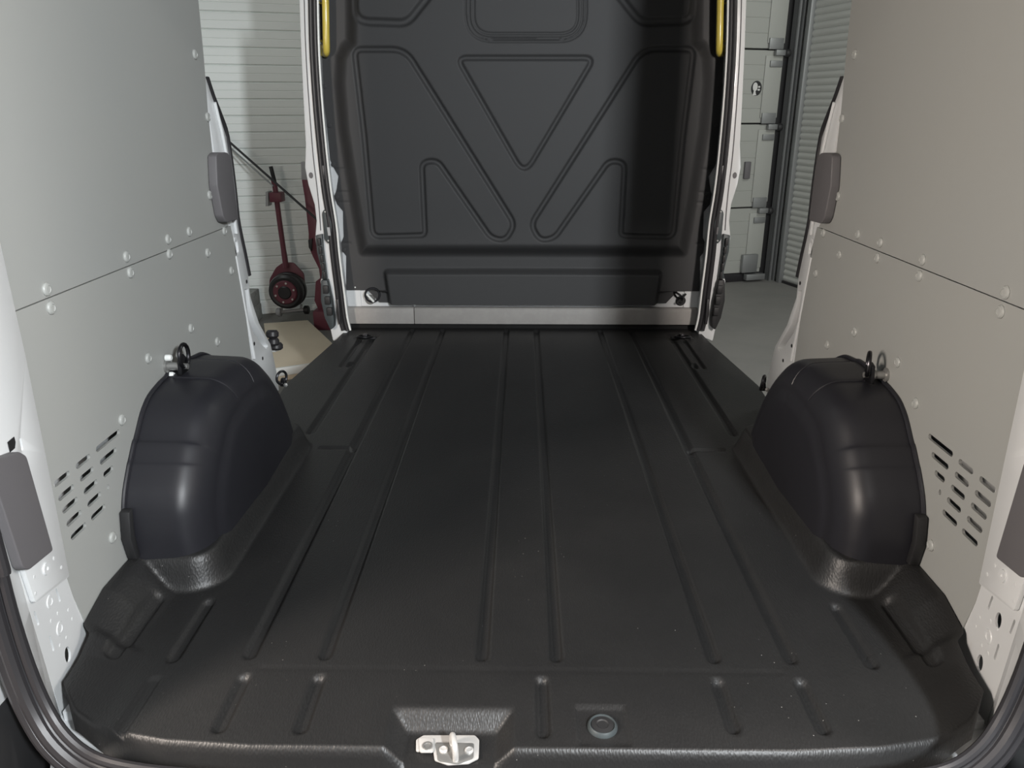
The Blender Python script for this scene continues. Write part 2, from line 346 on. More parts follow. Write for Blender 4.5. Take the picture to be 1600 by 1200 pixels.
MB().tube([J(430, 288, -.002), J(427, 276, -.002), J(423, 260, -.002)], 0.0145, 12).build('grip', 'black', jk, bevel=0.003)
q = MB(); a = J(423, 300); b = J(443, 315); q.box((a.x, YJ-.05, b.z), (b.x, YJ+.05, a.z)); q.build('bracket_box', 'red', jk, bevel=0.006)
MB().prism([J(421, 298, .05), J(425, 298, .05), J(425, 320, .05), J(421, 320, .05)], (0, -.09, 0)).build('bracket_plate', 'grey', jk)
MB().tube([J(434, 488), J(480, 483)], 0.012, 10).build('axle', 'grey', jk)
for x, y, m_ in ((436, 488, 'grey'), (479, 484, 'black')):
    MB().lathe(J(x, y)-Vector((.02, 0, 0)), (1, 0, 0), [(.025, 0), (.033, .006), (.033, .034), (.025, .04)], 18).build('wheel', m_, jk)
for x in (441, 471): MB().tube([J(x, 476, .03), J(x-1, 486, 0)], 0.009, 8).build('strut', 'grey', jk)
# tall red post half hidden behind the left door jamb
YP = 5.55
pst = empty('red_post', (on(490, 489, y=YP).x, YP, -0.55), 'dark red upright post with a grey head half hidden behind the door jamb', 'post')
def Pp(L): return [on(x, y, y=YP) for x, y in L]
MB().prism(Pp([(471, 280), (482, 280), (500, 345), (512, 410), (510, 440), (512, 486), (498, 486), (491, 470), (493, 440), (500, 435), (498, 420), (488, 400), (482, 385), (482, 365), (476, 310)]), (0, 0.07, 0)).build('frame', 'red', pst, bevel=0.006)
MB().prism(Pp([(470, 253), (488, 253), (490, 282), (471, 281)]), (0, 0.06, 0)).build('head', 'grey', pst, bevel=0.004)
MB().prism(Pp([(483, 374), (489, 372), (488, 392), (484, 386)]), (0, -0.03, 0)).build('valve', 'black', pst, bevel=0.003)
MB().box((on(492, 489, y=YP).x, YP-.06, -0.55), (on(516, 489, y=YP).x+.1, YP+.13, on(500, 484, y=YP).z)).build('foot', 'red', pst, bevel=0.006)
# thin black pole leaning against the back wall
A_ = onp(318, 186, G(0, 0.025, 0), GN); B_ = on(520, 366, y=5.2); dr = (A_-B_).normalized()
tb = (B_.z+0.55)/dr.z; foot = B_-dr*tb; tp = A_
lp = empty('leaning_pole', (foot.x, foot.y, -0.55), 'long thin black pole leaning diagonally in front of the pale cladding', 'pole')
MB().tube([foot+Vector((0, 0, .012)), tp], 0.0085, 8).build('rod', 'black', lp)
MB().tube([foot+dr*(tb+0.6)+Vector((-.02, .0, -.018)), tp+Vector((-.02, .0, -.018))], 0.006, 8).build('cord', 'galv', lp)

# ================================================================== van shell
van = empty('van_body', (0, 2.3, -0.35), 'white panel van body around the empty load space', 'van')
for s in (-1, 1):
    MB().box((s*0.95, 0.99, -0.30), (s*0.985, 2.33, 1.95)).build('side_panel', 'white', van, bevel=0.004)
    MB().box((s*0.865, 1.26, -0.02), (s*0.95, 2.27, -0.005)).build('side_floor', 'dark', van)
    MB().box((s*0.855, 3.66, -0.30), (s*0.895, 5.0, 1.95)).build('cab_side', 'white', van, bevel=0.004)
    MB().box((s*0.845, 2.20, 1.72), (s*0.98, 3.66, 1.95)).build('door_header', 'white', van)
MB().box((-0.985, 0.97, 1.95), (0.985, 5.0, 1.97)).build('roof', 'white', van, bevel=0.006)
MB().box((-0.93, 1.05, 1.90), (0.93, 3.62, 1.92)).build('roof_shade_sheet', 'pad', van)  # unseen dark sheet added to cut light bouncing off the white roof
MB().box((-0.89, 4.97, -0.3), (0.89, 5.0, 1.93)).build('cab_front', 'white', van)
MB().box((-0.83, 1.10, -0.075), (0.83, 3.66, -0.03)).build('load_floor', 'white', van)
MB().box((-0.93, 0.99, 1.72), (0.93, 1.04, 1.93)).build('rear_header', 'white', van)

# lower cross member, cover strips and bulkhead back
MB().box((-0.86, 3.612, -0.03), (0.88, 3.64, 0.24)).build('cross_member', 'white', van, bevel=0.004)
MB().box((-0.88, 3.66, -0.3), (0.88, 3.68, 1.93)).build('cab_partition', 'dark', van)
xj = on(647, 492, y=3.575).x
x0, x1 = on(542, 490, y=3.575).x, on(1093, 490, y=3.575).x
for a, b in ((x0, xj-0.0015), (xj+0.0015, x1)):
    MB().prism([(a, 3.575, 0.024), (a, 3.577, 0.096), (a, 3.585, 0.103), (a, 3.612, 0.103), (a, 3.612, 0.024)], (b-a, 0, 0)).build('sill_strip', 'trim', van, bevel=0.002)

for s in (-1, 1):
    MB().box((s*0.90, 3.606, -0.02), (s*0.775, 3.614, 1.9)).build('jamb_flange', 'white', van, smooth=False)
# ---- front door jambs, seals and latch pieces (left outline, mirrored for the right)
JL = [(465, -60), (469, 60), (473, 150), (477, 225), (476, 262), (481, 288), (491, 320), (494, 345), (492, 372), (495, 392), (501, 412), (503, 430), (500, 440), (508, 480), (517, 520), (520, 534), (543, 524), (535, 470), (528, 405), (521, 352), (513, 302), (505, 242), (497, 152), (493, 60), (491, 0), (490, -60)]
LIN = [(488, -60), (490, 60), (495, 150), (503, 240), (510, 300), (518, 350), (523, 400), (530, 455), (535, 495), (540, 516)]
for s in (-1, 1):
    T = (lambda L: L) if s < 0 else mx
    P = [on(x, y, y=3.50) for x, y in T(JL)]
    jb = MB().prism(P, (0, 0.11, 0)).build('door_jamb', 'white', van, bevel=0.008, ang=40)
    # pressed crease along the jamb and double rubber seal
    cr = smooth_path([on(x, y, y=3.498) for x, y in T([(474, -60), (477, 60), (482, 150), (489, 240), (495, 290), (499, 330), (501, 360)])], 4)
    MB().tube(cr, 0.0022, 6).build('crease_seam', 'pad', jb)
    pa = smooth_path([on(x-3.5, y, y=3.49) for x, y in LIN] if s < 0 else [on(1637.5-x, y, y=3.49) for x, y in LIN], 4); MB().tube(pa, 0.010, 10).build('seal_lip', 'rubber', jb)
    pb = smooth_path([on(x+3, y, y=3.495) for x, y in LIN] if s < 0 else [on(1634-x-3, y, y=3.495) for x, y in LIN], 4); MB().tube(pb, 0.0105, 10).build('seal_lip', 'rubber', jb)
    pc = smooth_path([on(x+7.5, y, y=3.495) for x, y in LIN] if s < 0 else [on(1634-x-7.5, y, y=3.495) for x, y in LIN], 4); MB().tube(pc, 0.005, 8).build('seal_flange', 'edge', jb)
    L = round_poly(T([(504, 332), (508, 326), (514, 330), (519, 350), (519, 376), (514, 381), (508, 374)]), 3, 3)
    lk = MB().prism([on(x, y, y=3.495) for x, y in L], (0, -0.012, 0)).build('lock_plate', 'latch', jb, bevel=0.002)
    MB().prism([on(x, y, y=3.482) for x, y in T([(511, 355), (515.5, 355), (517, 368), (513, 368)])], (0, -0.004, 0)).build('contact', 'grey', jb) if s < 0 else MB().prism([on(x, y, y=3.482) for x, y in T([(511, 355), (514, 355), (515, 366), (513, 366)])], (0, -0.004, 0)).build('contact', 'pad', jb)
    for x, y in T([(508, 331), (513, 376)]): MB().lathe(on(x, y, y=3.483), (0, -1, 0), [(.004, 0), (.004, .003), (.002, .005)], 10).build('screw', 'zinc', jb)
    c = on(*T([(486, 274)])[0], y=3.499); MB().prism([(c.x+x, 3.4995, c.z+y) for x, y in ell(0, 0, .009, .013)], (0, -.003, 0)).build('grommet', 'pad', jb)
    q = MB().prism([on(x, y, y=3.495) for x, y in T([(500, 264), (503, 258), (507, 258), (509, 280), (506, 281), (501, 272)])], (0, -0.012, 0)); q.build('buffer', 'rubber', jb, bevel=0.002)
    # dark lower trim with cable loom
    q = MB().prism([on(x, y, y=3.475) for x, y in T([(493, 368), (503, 366), (505, 390), (509, 420), (511, 436), (502, 436), (503, 425), (499, 408), (495, 393)])], (0, 0.02, 0)); q.build('loom_tray', 'latch', jb, bevel=0.002)
    for k in range(5):
        a0_, b0_ = T([(497+k*2.2, 372+k*13), (502+k*1.9, 383+k*13)]); a, b = on(*a0_, y=3.472), on(*b0_, y=3.472)
        MB().box((min(a.x, b.x), 3.455, b.z), (max(a.x, b.x), 3.476, a.z)).build('connector', 'black', jb, bevel=0.002)
    q = MB().prism([on(x, y, y=3.46) for x, y in T([(501, 438), (511, 438), (518, 470), (522, 500), (522, 512), (516, 516), (507, 497), (501, 470)])], (0, 0.05, 0)); q.build('roller_cover', 'black' if s > 0 else 'latch', jb, bevel=0.006)
    for k in range(3):
        a0_, b0_ = T([(505+k*3, 446+k*17), (514+k*3, 458+k*17)]); a, b = on(*a0_, y=3.458), on(*b0_, y=3.458)
        MB().box((min(a.x, b.x), 3.445, b.z), (max(a.x, b.x), 3.462, a.z)).build('cover_rib', 'black', jb, bevel=0.002)
    q = MB().prism([on(x, y, y=3.486) for x, y in T([(526, 467), (530, 466), (534, 505), (530, 506), (527, 490)])], (0, -0.015, 0)); q.build('stop_block', 'rubber', jb, bevel=0.003)
# ---- rear jambs of the side doors
CP = [(316, 95), (322, 122), (332, 152), (343, 180), (354, 214), (364, 285), (370, 340), (376, 372), (381, 395), (388, 430), (391, 462), (405, 505), (423, 538), (428, 560), (434, 590), (436, 610), (380, 620), (375, 480), (352, 340), (335, 240), (322, 150), (312, 95)]
CH = [(383, 452), (388, 452), (391, 478), (398, 504), (413, 530), (419, 541), (416, 545), (407, 536), (395, 517), (388, 497), (385, 472)]
def yz(p, x=-0.865): v = on(p[0], p[1], x=x); return (v.y, v.z)
for s in (-1, 1):
    outer = [yz(p) for p in CP]; hole = [yz(p) for p in CH]
    h2 = [slot(yz((367, 381)), yz((367.5, 391)), 0.006)]
    q = plate(outer, [hole] + h2, lambda p: (-0.865, p[0], p[1]), (-0.05, 0, 0))
    if s > 0: q.mirror()
    cp = q.build('rear_jamb', 'white', van, bevel=0.0015, ang=40)
    q = MB().prism([(-0.895, *yz(p)) for p in [(376, 440), (392, 440), (396, 478), (402, 500), (424, 535), (424, 552), (405, 552), (380, 510)]], (-.01, 0, 0))
    if s > 0: q.mirror()
    q.build('hole_dark_backing', 'pad', cp)  # dark sheet added behind the hole, its shade put into the colour
    q = MB().tube(smooth_path([on(x, y, x=-0.868) for x, y in CP[1:10]], 3), 0.0095, 8)
    if s > 0: q.mirror()
    q.build('seal_lip', 'rubber', cp)
    q = MB().tube([(-0.861, *yz(p)) for p in [(333, 160), (344, 205), (354, 255), (362, 330), (367, 365)]], 0.005, 8)
    q.tube([(-0.862, *yz(p)) for p in [(366, 400), (373, 440), (380, 480), (388, 520), (396, 560)]], 0.005, 8)
    if s > 0: q.mirror()
    q.build('pressed_edge', 'white', cp)
    # recessed handle hole rim, small holes
    c = yz((368, 386))
    q = plate(rrect(c[0]-.02, c[1]-.028, c[0]+.018, c[1]+.03, .016), [rrect(c[0]-.010, c[1]-.017, c[0]+.008, c[1]+.018, .008)], lambda p: (-0.860, p[0], p[1]), (-.006, 0, 0))
    if s > 0: q.mirror()
    q.build('rim', 'white', cp, bevel=0.002)
    for hp_ in [(368, 361), (385, 440), (397, 537), (410, 560)]:
        a = yz(hp_); q = MB().prism([(-0.8645, a[0]+x, a[1]+y) for x, y in ell(0, 0, .006, .006, 12)], (.001, 0, 0))
        if s > 0: q.mirror()
        q.build('bolt_hole', 'black', cp)
    q = MB().box((-0.955, 2.30, -0.30), (-0.915, 2.52, 0.22)); q.box((-0.95, 2.25, 0.22), (-0.915, 2.36, 1.72))
    if s > 0: q.mirror()
    q.build('outer_return', 'white', cp)
    # roller bracket of the sliding door, low on the left jamb
    if s < 0:
        for (x, y), r in (((425, 522), .022), ((427, 534), .02), ((431, 541), .024)):
            c = on(x, y, x=-0.885); MB().lathe(c+Vector((0, 0, -.014)), (0, 0.25, 1), [(r*.7, 0), (r, .006), (r, .02), (r*.7, .028)], 16).build('door_roller', 'rubber', cp)
        MB().prism([on(x, y, x=-0.89) for x, y in [(428, 545), (436, 541), (442, 543), (441, 546), (430, 550)]], (-.02, 0, 0)).build('roller_arm', 'edge', cp)

# ---- D pillars of the rear opening
DP0 = Vector((-0.86, 1.235, 0)); DD = Vector((0.030, -0.205, 0)).normalized(); DN = Vector((-DD.y, DD.x, 0))   # along the plate to the rear; DN points into the van
if DN.x < 0: DN = -DN
def dp(px, py, off=0.0):
    p = onp(px, py, DP0 + DN*off, DN); return ((p-DP0).dot(DD), p.z)
def d3(p, off=0.0): return DP0 + DD*p[0] + DN*off + Vector((0, 0, p[1]))
for s in (-1, 1):
    def fin(q, name, m, par, **k):
        if s > 0: q.mirror()
        return q.build(name, m, par, **k)
    outer = [(-0.065, -0.09), (0.127, -0.09), (0.129, -0.006), (0.145, 0.193), (0.155, 0.39), (0.155, 1.80), (-0.03, 1.80), (-0.03, .12)]
    holes = [ell(*dp(106, 1023), .0115, .0165)] if s < 0 else [ell(*dp(106, 1023), .0115, .0165), ell(*dp(1634-1555.5, 957), .011, .015)]
    for a, b in (((88, 922), (93.5, 938)), ((54, 958), (60, 975)), ((78, 996), (83.5, 1015))):
        holes.append(slot(dp(*a), dp(*b), 0.0032))
    q = plate(outer, holes, lambda p: d3(p), -DN*0.004)
    pl_ = fin(q, 'd_pillar', 'white', van, bevel=0)
    # bosses and pressings
    for (x, y), r in (((78, 940), .013), ((93.5, 982), .014)):
        c = d3(dp(x, y), 0.0)
        if s > 0 and x == 78: continue
        fin(MB().lathe(c, DN, [(r, 0), (r*.9, .0016), (r*.55, .0016), (r*.5, .0005), (r*.3, .0005)], 18), 'boss', 'white', pl_)
    for x, y in ((90.5, 958), (80, 970), (104, 996), (94, 1008), (107, 953), (113, 967)):
        fin(MB().lathe(d3(dp(x, y), 0), DN, [(.004, 0), (.003, .0007)], 10), 'weld_spot', 'white', pl_)
    # proud upper sheet starting at the step, with the rounded edge
    up = round_poly([dp(47, 943), dp(101, 901), (-.005, 0.42), (-.012, 0.6), (-.012, 1.8), (0.155, 1.8), (0.154, 0.36)], [0.006, .006, 0, 0, 0, 0, .02], 3)
    q = plate(up, [slot(dp(23, 687), dp(26, 702), 0.003)], lambda p: d3(p, 0.009), -DN*0.008)
    us = fin(q, 'upper_sheet', 'white', pl_, bevel=0.0025)
    fin(MB().prism([d3((dp(8, 692)[0]+x, dp(8, 692)[1]+y), .010) for x, y in ((-.010, .006), (.012, .006), (.012, -.012), (-.004, -.012), (-.010, -.004))], DN*.001), 'sheet_opening', 'black', us)
    fin(MB().lathe(d3(dp(63, 889), .009), DN, [(.012, 0), (.0115, .003), (.004, .003), (.003, .001)], 16), 'boss', 'white', us)
    for x, y in ((45, 902), (47, 928), (76, 873), (88, 887)): fin(MB().lathe(d3(dp(x, y), .009), DN, [(.004, 0), (.003, .0007)], 10), 'weld_spot', 'white', us)
    # inner strip towards the seal
    A4 = [d3((0.127, -.09), .001), d3((.145, .193), .001), d3((.155, .39), .003), d3((.155, 1.8), .003)]; B4 = [Vector(v) for v in ((-.755, .975, -.06), (-.79, .98, .193), (-.793, .985, .39), (-.793, .985, 1.8))]
    q = MB().add(A4 + B4 + [v + Vector((-.006, .004, 0)) for v in A4 + B4], [(i, i+1, 5+i, 4+i) for i in range(3)] + [(12+i, 13+i, 9+i, 8+i) for i in range(3)] + [(i, i+8, i+9, i+1) for i in range(3)] + [(4+i, 5+i, 13+i, 12+i) for i in range(3)] + [(0, 4, 12, 8), (3, 11, 15, 7)])
    fin(q, 'aperture_strip', 'white', pl_, bevel=0.003)
    # rear lower step of the pillar foot
    q = MB().prism([(-0.86, 1.33, -.05), (-0.84, 1.08, -.05), (-0.79, .985, -.05), (-.70, .965, -.05), (-0.60, .955, -.05), (-.60, .975, -.05), (-.77, 1.06, -.05), (-.80, 1.15, -.05), (-.82, 1.33, -.05)], (0, 0, -0.02))
    fin(q, 'foot', 'white', pl_)
    # outer rear corner skin
    fin(MB().box((-0.985, 0.92, .05), (-0.845, 1.085, 1.93)), 'corner_skin', 'white', van, bevel=0.008)
# rear sill under the seal
MB().box((-0.70, 0.93, -0.32), (0.70, 0.985, -0.055)).build('rear_sill', 'white', van, bevel=0.01)
# rear door seal round the opening
SL = [(-14, 800), (0, 862), (22, 952), (50, 1040), (78, 1105), (108, 1150), (150, 1182), (210, 1199), (300, 1209), (430, 1216), (560, 1219)]
se = MB()
for off, r in ((0, .0085), (-11, .009), (-24, .012), (-36, .011)):
    L = []
    for i, (x, y) in enumerate(SL):
        x2, y2 = SL[min(i+1, len(SL)-1)]; x1_, y1_ = SL[max(i-1, 0)]; l = math.hypot(x2-x1_, y2-y1_); nx, ny = -(y2-y1_)/l, (x2-x1_)/l
        L.append(on(x - nx*off*-1*-1 if False else x + nx*(-off), y + ny*(-off), y=(0.985, .985, .985, .98, .97, .955, .945, .935, .935, .935, .935)[i] - (0.008 if off < -15 else 0)))
    L = [Vector((p.x - 0.004, p.y, p.z)) for p in L]
    top = L[0].copy(); top.z = 1.72; top.x = -0.805
    half = [top] + L; full = half + [Vector((-p.x, p.y, p.z)) for p in reversed(half)]
    se = MB().tube(smooth_path(full, 4), r, 10); se.build('rear_seal', 'rubber', van)
# black bumper step behind
bm = MB().box((-1.0, 0.87, -.34), (-0.838, 1.088, .092))
for q in (bm, MB().add(bm.v, bm.f).mirror()): q.build('bumper_corner', 'black', van, bevel=0.018)
MB().box((-0.835, 0.70, -0.34), (0.835, 0.922, -0.09)).build('bumper_step', 'black', van, bevel=0.012)

# ================================================================== black floor liner
ya = np.concatenate([np.linspace(0.0, 1.0, 7)**1.0*0.0 + np.array([-.062, -.045, -.028, -.018, -.010, -.004, 0]) + 0.995, np.linspace(1.002, 1.5, 90), np.linspace(1.507, 2.3, 105), np.linspace(2.31, 3.615, 110)])
zlip = np.concatenate([np.array([-.075, -.060, -.042, -.020, -.0085, -.002, 0]), np.zeros(305)])
ya[:7] = [0.984, 0.985, 0.9865, 0.989, 0.9925, 0.997, 1.0]
sa = np.linspace(-1, 1, 480)
Wy = np.interp(ya, [.9839, 1.0, 1.20, 1.225, 1.245, 2.26, 2.55, 2.78, 3.13, 3.34, 3.62], [.775, .824, .832, .834, .856, .856, .895, .912, .879, .86, .845])
X = sa[None, :]*Wy[:, None]; Y = np.repeat(ya[:, None], len(sa), 1); AX = np.abs(X)
Z = np.repeat(zlip[:, None], len(sa), 1)*np.interp(AX, [.62, .80], [1, .50])
Y = Y + np.interp(AX, [.45, .60, .70, .775, .824], [0, .010, .030, .062, .112])*(1-sm((Y-1.0)/.23))
def groove(xc, y0, y1, hw=.0125, dep=.011):
    dx = X-xc; dy = np.maximum(np.maximum(y0+hw-Y, Y-(y1-hw)), 0); d = np.sqrt(dx*dx+dy*dy)
    return -dep*sm((hw*1.25-d)/(hw*.75))
for xc in (-.526, -.379, -.074, .070, .374, .522): Z += groove(xc, 1.212, 3.56)
for sg in (-1, 1):
    Z += groove(sg*.672, 1.20, 1.40); Z += groove(sg*.782, 1.19, 1.40, .014); Z += groove(sg*.692, 2.30, 3.40, .0125)
    Z += groove(sg*.745, 2.99, 3.40, .010) + groove(sg*.715, 2.99, 3.05, .010)
    d = np.sqrt((np.maximum(np.abs(AX-.575)-.05, 0))**2 + (Y-2.19)**2); Z += -.005*sm((.012-d)/.009)
    Z += groove(sg*.70, 3.40, 3.50, .03, .007)
for xc, y0 in ((-.516, 1.025), (-.376, 1.025), (.040, 1.022), (.366, 1.035), (.519, 1.035)): Z += groove(xc, y0, 1.168)
Z += .035*sm((Y-3.588)/.018)  # black upturned end stands in for the shaded gap under the sill strip
Z += groove(-.682, 1.02, 1.16, .012, .005)
Z += -.0016*np.exp(-((Y-1.185)/.004)**2)*(AX < .5)
# side banks in front of the D pillars
e = (Wy[:, None]-AX)
Z += sm((.105-e)/.105)*np.interp(Y, [1.0, 1.18, 1.33, 2.28, 2.30], [.020, .030, .075, .075, 0])
# risers round the wheel arches
def rrsd(x0, x1, y0, y1, r):
    cx, cy, hx, hy = (x0+x1)/2, (y0+y1)/2, (x1-x0)/2-r, (y1-y0)/2-r
    qx, qy = np.abs(AX-cx)-hx, np.abs(Y-cy)-hy
    return np.sqrt(np.maximum(qx, 0)**2+np.maximum(qy, 0)**2)+np.minimum(np.maximum(qx, qy), 0)-r
sd = rrsd(.655, 1.10, 1.42, 2.265, .085)
rise = .072*sm(-sd/.038); Z = np.where(sd < 0, np.maximum(Z*(1-sm(-sd/.02)), 0)*0 + np.maximum(Z, rise), Z)
# latch recess at the rear edge
ry = np.clip((1.088-Y)/.030, 0, 1); rx = np.clip((.110-np.abs(X+.119))/.034, 0, 1)
rec = np.minimum(sm(ry)*.3+ry*.7, sm(rx)*.3+rx*.7); Z = np.where(rec > 0, np.minimum(Z, 0)*(1-rec) - .031*rec + np.where(Y < .99, -.02*rec, 0), Z)
# square cap recess
rq = np.minimum(np.clip((.046-np.abs(X-.142))/.006, 0, 1), np.clip((.046-np.abs(Y-1.050))/.006, 0, 1)); Z += -.005*sm(rq)
# outer skirt along the side-door edges
edge = (np.abs(sa) > .9965)[None, :] & (Y > 2.3); Z = np.where(edge, Z-.05, Z)
P = np.stack([X, Y, Z], -1)
lin = grid('floor_liner', P, 'liner', ang=75, label='black grained plastic load floor liner with long recessed grooves', cat='floor liner')
# round cap
cap = MB().lathe((.142, 1.05, -.006), (0, 0, 1), [(.026, 0), (.026, .004), (.0225, .009), (.0212, .009), (.020, .005), (.0195, .004)], 32).build('cap', 'latch', lin)
MB().lathe((.142, 1.05, -.003), (0, 0, 1), [(.0195, 0), (.0195, .004), (.011, .0055), (.009, .004), (.004, .004)], 28).build('button', 'black', cap)

# striker plate in the latch recess
ZS = -0.0295
def S(px, py, z=ZS): return on(px, py, z=z)
stk = empty('striker_plate', S(705, 1172), 'bright zinc door striker with an upright loop in the rear edge recess', 'striker')
MB().prism([S(x, y) for x, y in round_poly([(662, 1151), (742, 1151), (749, 1158), (748, 1187), (732, 1195), (700, 1197), (679, 1190), (677, 1176), (650, 1176), (650, 1158)], 2, 2)], (0, 0, .004)).build('base_plate', 'zinc', stk, bevel=0.0015)
MB().prism([S(x, y, ZS+.004) for x, y in round_poly([(654, 1154), (677, 1155), (677, 1177), (656, 1177)], 3, 3)], (0, 0, .003)).build('washer_plate', 'zinc', stk, bevel=0.001)
MB().prism([S(x, y, ZS+.004) for x, y in round_poly([(680, 1161), (741, 1162), (740, 1186), (715, 1195), (684, 1190)], 4, 3)], (0, 0, .002)).build('striker_bracket', 'gunmetal', stk, bevel=0.001)
for x, y in ((693, 1172), (733, 1173)):
    MB().lathe(S(x, y, ZS+.006), (0, 0, 1), [(.0075, 0), (.0075, .0025), (.005, .004), (.0045, .003), (.002, .003)], 16).build('screw', 'zinc', stk)
MB().lathe(S(668, 1166, ZS+.007), (0, 0, 1), [(.009, 0), (.009, .002), (.006, .002), (.0055, .0005)], 16).build('nut', 'gunmetal', stk)
a, b = S(712, 1188, ZS+.005), S(707, 1163, ZS+.005)
lpth = smooth_path([a, a+Vector((0, 0, .014)), a*.8+b*.2+Vector((0, 0, .026)), a*.2+b*.8+Vector((0, 0, .026)), b+Vector((0, 0, .014)), b], 5)
MB().tube(lpth, .0052, 12).build('loop', 'zinc', stk)

# ================================================================== wheel arch covers
def arch(s, name, label):
    prof = [(1.452, .045), (1.447, .12), (1.455, .180), (1.475, .222), (1.512, .268), (1.516, .270), (1.548, .305), (1.553, .3045), (1.600, .352), (1.640, .3755), (1.70, .3865), (1.735, .3885), (1.745, .3935), (1.83, .3955), (1.87, .3945), (1.885, .388), (1.95, .3815), (2.00, .358), (2.07, .298), (2.125, .235), (2.18, .15), (2.215, .08), (2.225, .04)]
    n = len(prof); Pn = [np.array(p) for p in prof]
    P2 = []                                            # finer resampling
    for i in range(n-1):
        k = 4
        for j in range(k): P2.append(Pn[i]*(1-j/k)+Pn[i+1]*j/k)
    P2.append(Pn[-1]); P2 = np.array(P2)
    for _ in range(2): P2[1:-1] = P2[1:-1]*.5 + (P2[:-2]+P2[2:])*.25
    m = len(P2); tn = np.gradient(P2, axis=0); tn /= np.linalg.norm(tn, axis=1)[:, None]; nrm = np.stack([tn[:, 1], -tn[:, 0]], 1)   # inward
    R = .085; rows = []
    xs = [(-.862, 0.0), (-.84, 0.0), (-.80, 0.0015), (-.765, .003)]
    for k in range(1, 11):
        t = math.pi/2*k/10; xs.append((-.762+.068*math.sin(t), .003+R*(1-math.cos(t))))
    xs += [(-.688, .10), (-.684, .125)]
    cen = np.array([1.835, .08])
    for x, ins in xs:
        Q = P2 + (np.array([1.835, .045])-P2)*(ins/.36)
        rows.append([(x, q[0], q[1]) for q in Q])
    rows = np.array(rows); mb = MB(); c = rows.shape[1]
    vs = [tuple(v) for r in rows for v in r]; fs = [(i*c+j, i*c+j+1, (i+1)*c+j+1, (i+1)*c+j) for i in range(len(rows)-1) for j in range(c-1)]
    L0 = (len(rows)-1)*c; k0 = len(vs); vs.append((-.680, 1.835, .05)); fs += [(L0+j, L0+j+1, k0) for j in range(c-1)]
    fs.append((L0+c-1, L0, k0)); mb.add(vs, fs)
    root = empty(name, (s*.77, 1.83, .03), label, 'wheel arch cover', 'wheel arch covers over the load floor')
    if s > 0: mb.mirror()
    mb.build('shell', 'arch', root, ang=50)
    # flange against the lining board
    out = [(-.853, p[0], p[1]) for p in P2]; fl = MB(); w = [(-.857, *(P2[i]-nrm[i]*.003)) for i in range(m)]
    fl.tube([Vector(p) for p in w[2:-2]], .0055, 8)
    if s > 0: fl.mirror()
    fl.build('edge_flange', 'arch', root)
    # thicker clip at the rear foot
    q = MB().prism([(-.857, 1.435, .075), (-.857, 1.425, .13), (-.857, 1.437, .190), (-.857, 1.455, .192), (-.857, 1.445, .13), (-.857, 1.452, .075)], (.022, 0, 0))
    if s > 0: q.mirror()
    q.build('rear_clip', 'black', root, bevel=0.003)
    # raised band over the crown (dark recess line)
    for px_ in ((1.735, .0), (1.885, .0)):
        i = int(np.argmin(np.abs(P2[:, 0]-px_[0]) + (P2[:, 1] < .3)*9)); pts = []
        for x, ins in xs[1:12]:
            qv = P2[i]+(np.array([1.835, .045])-P2[i])*((ins-.0005)/.36); pts.append((x, qv[0], qv[1]))
        t = MB().tube(pts, .002, 6)
        if s > 0: t.mirror()
        t.build('crown_bead', 'arch', root)
    return root
arch(-1, 'wheel_arch_cover', 'black moulded wheel arch cover against the pale left lining, beside the brown-floored doorway')
arch(1, 'wheel_arch_cover', 'black moulded wheel arch cover in shadow against the right lining, beside the grey-floored doorway')

# ================================================================== lining boards with push rivets and vent slots
SEAM = 0.6765
RV = [(304, 85), (324, 183), (327, 305), (295, 362), (262, 374), (264, 397), (197, 401), (203, 426), (72, 452), (79, 481), (350, 361), (324, 395), (361, 423), (298, 513), (339, 534), (231, 560), (190, 656), (175, 840)]
RVR = [(1336, 85), (1316, 185), (1310, 307), (1341, 366), (1376, 379), (1371, 403), (1442, 406), (1437, 431), (1572, 457), (1564, 487), (1287, 364), (1312, 398), (1275, 427), (1336, 519), (1293, 539), (1403, 566), (1431, 630), (1455, 852)]
SLOT = [((602,615),(745,495)), ((628,695),(725,608)), ((650,775),(705,720)), ((477,720),(560,650)), ((503,800),(582,728)), ((527,880),(605,808)), ((550,960),(628,885)), ((573,1045),(655,960)),
        ((340,833),(432,755)), ((368,923),(458,838)), ((393,1000),(482,917)), ((420,1085),(505,997)), ((447,1168),(535,1075))]
riv = None
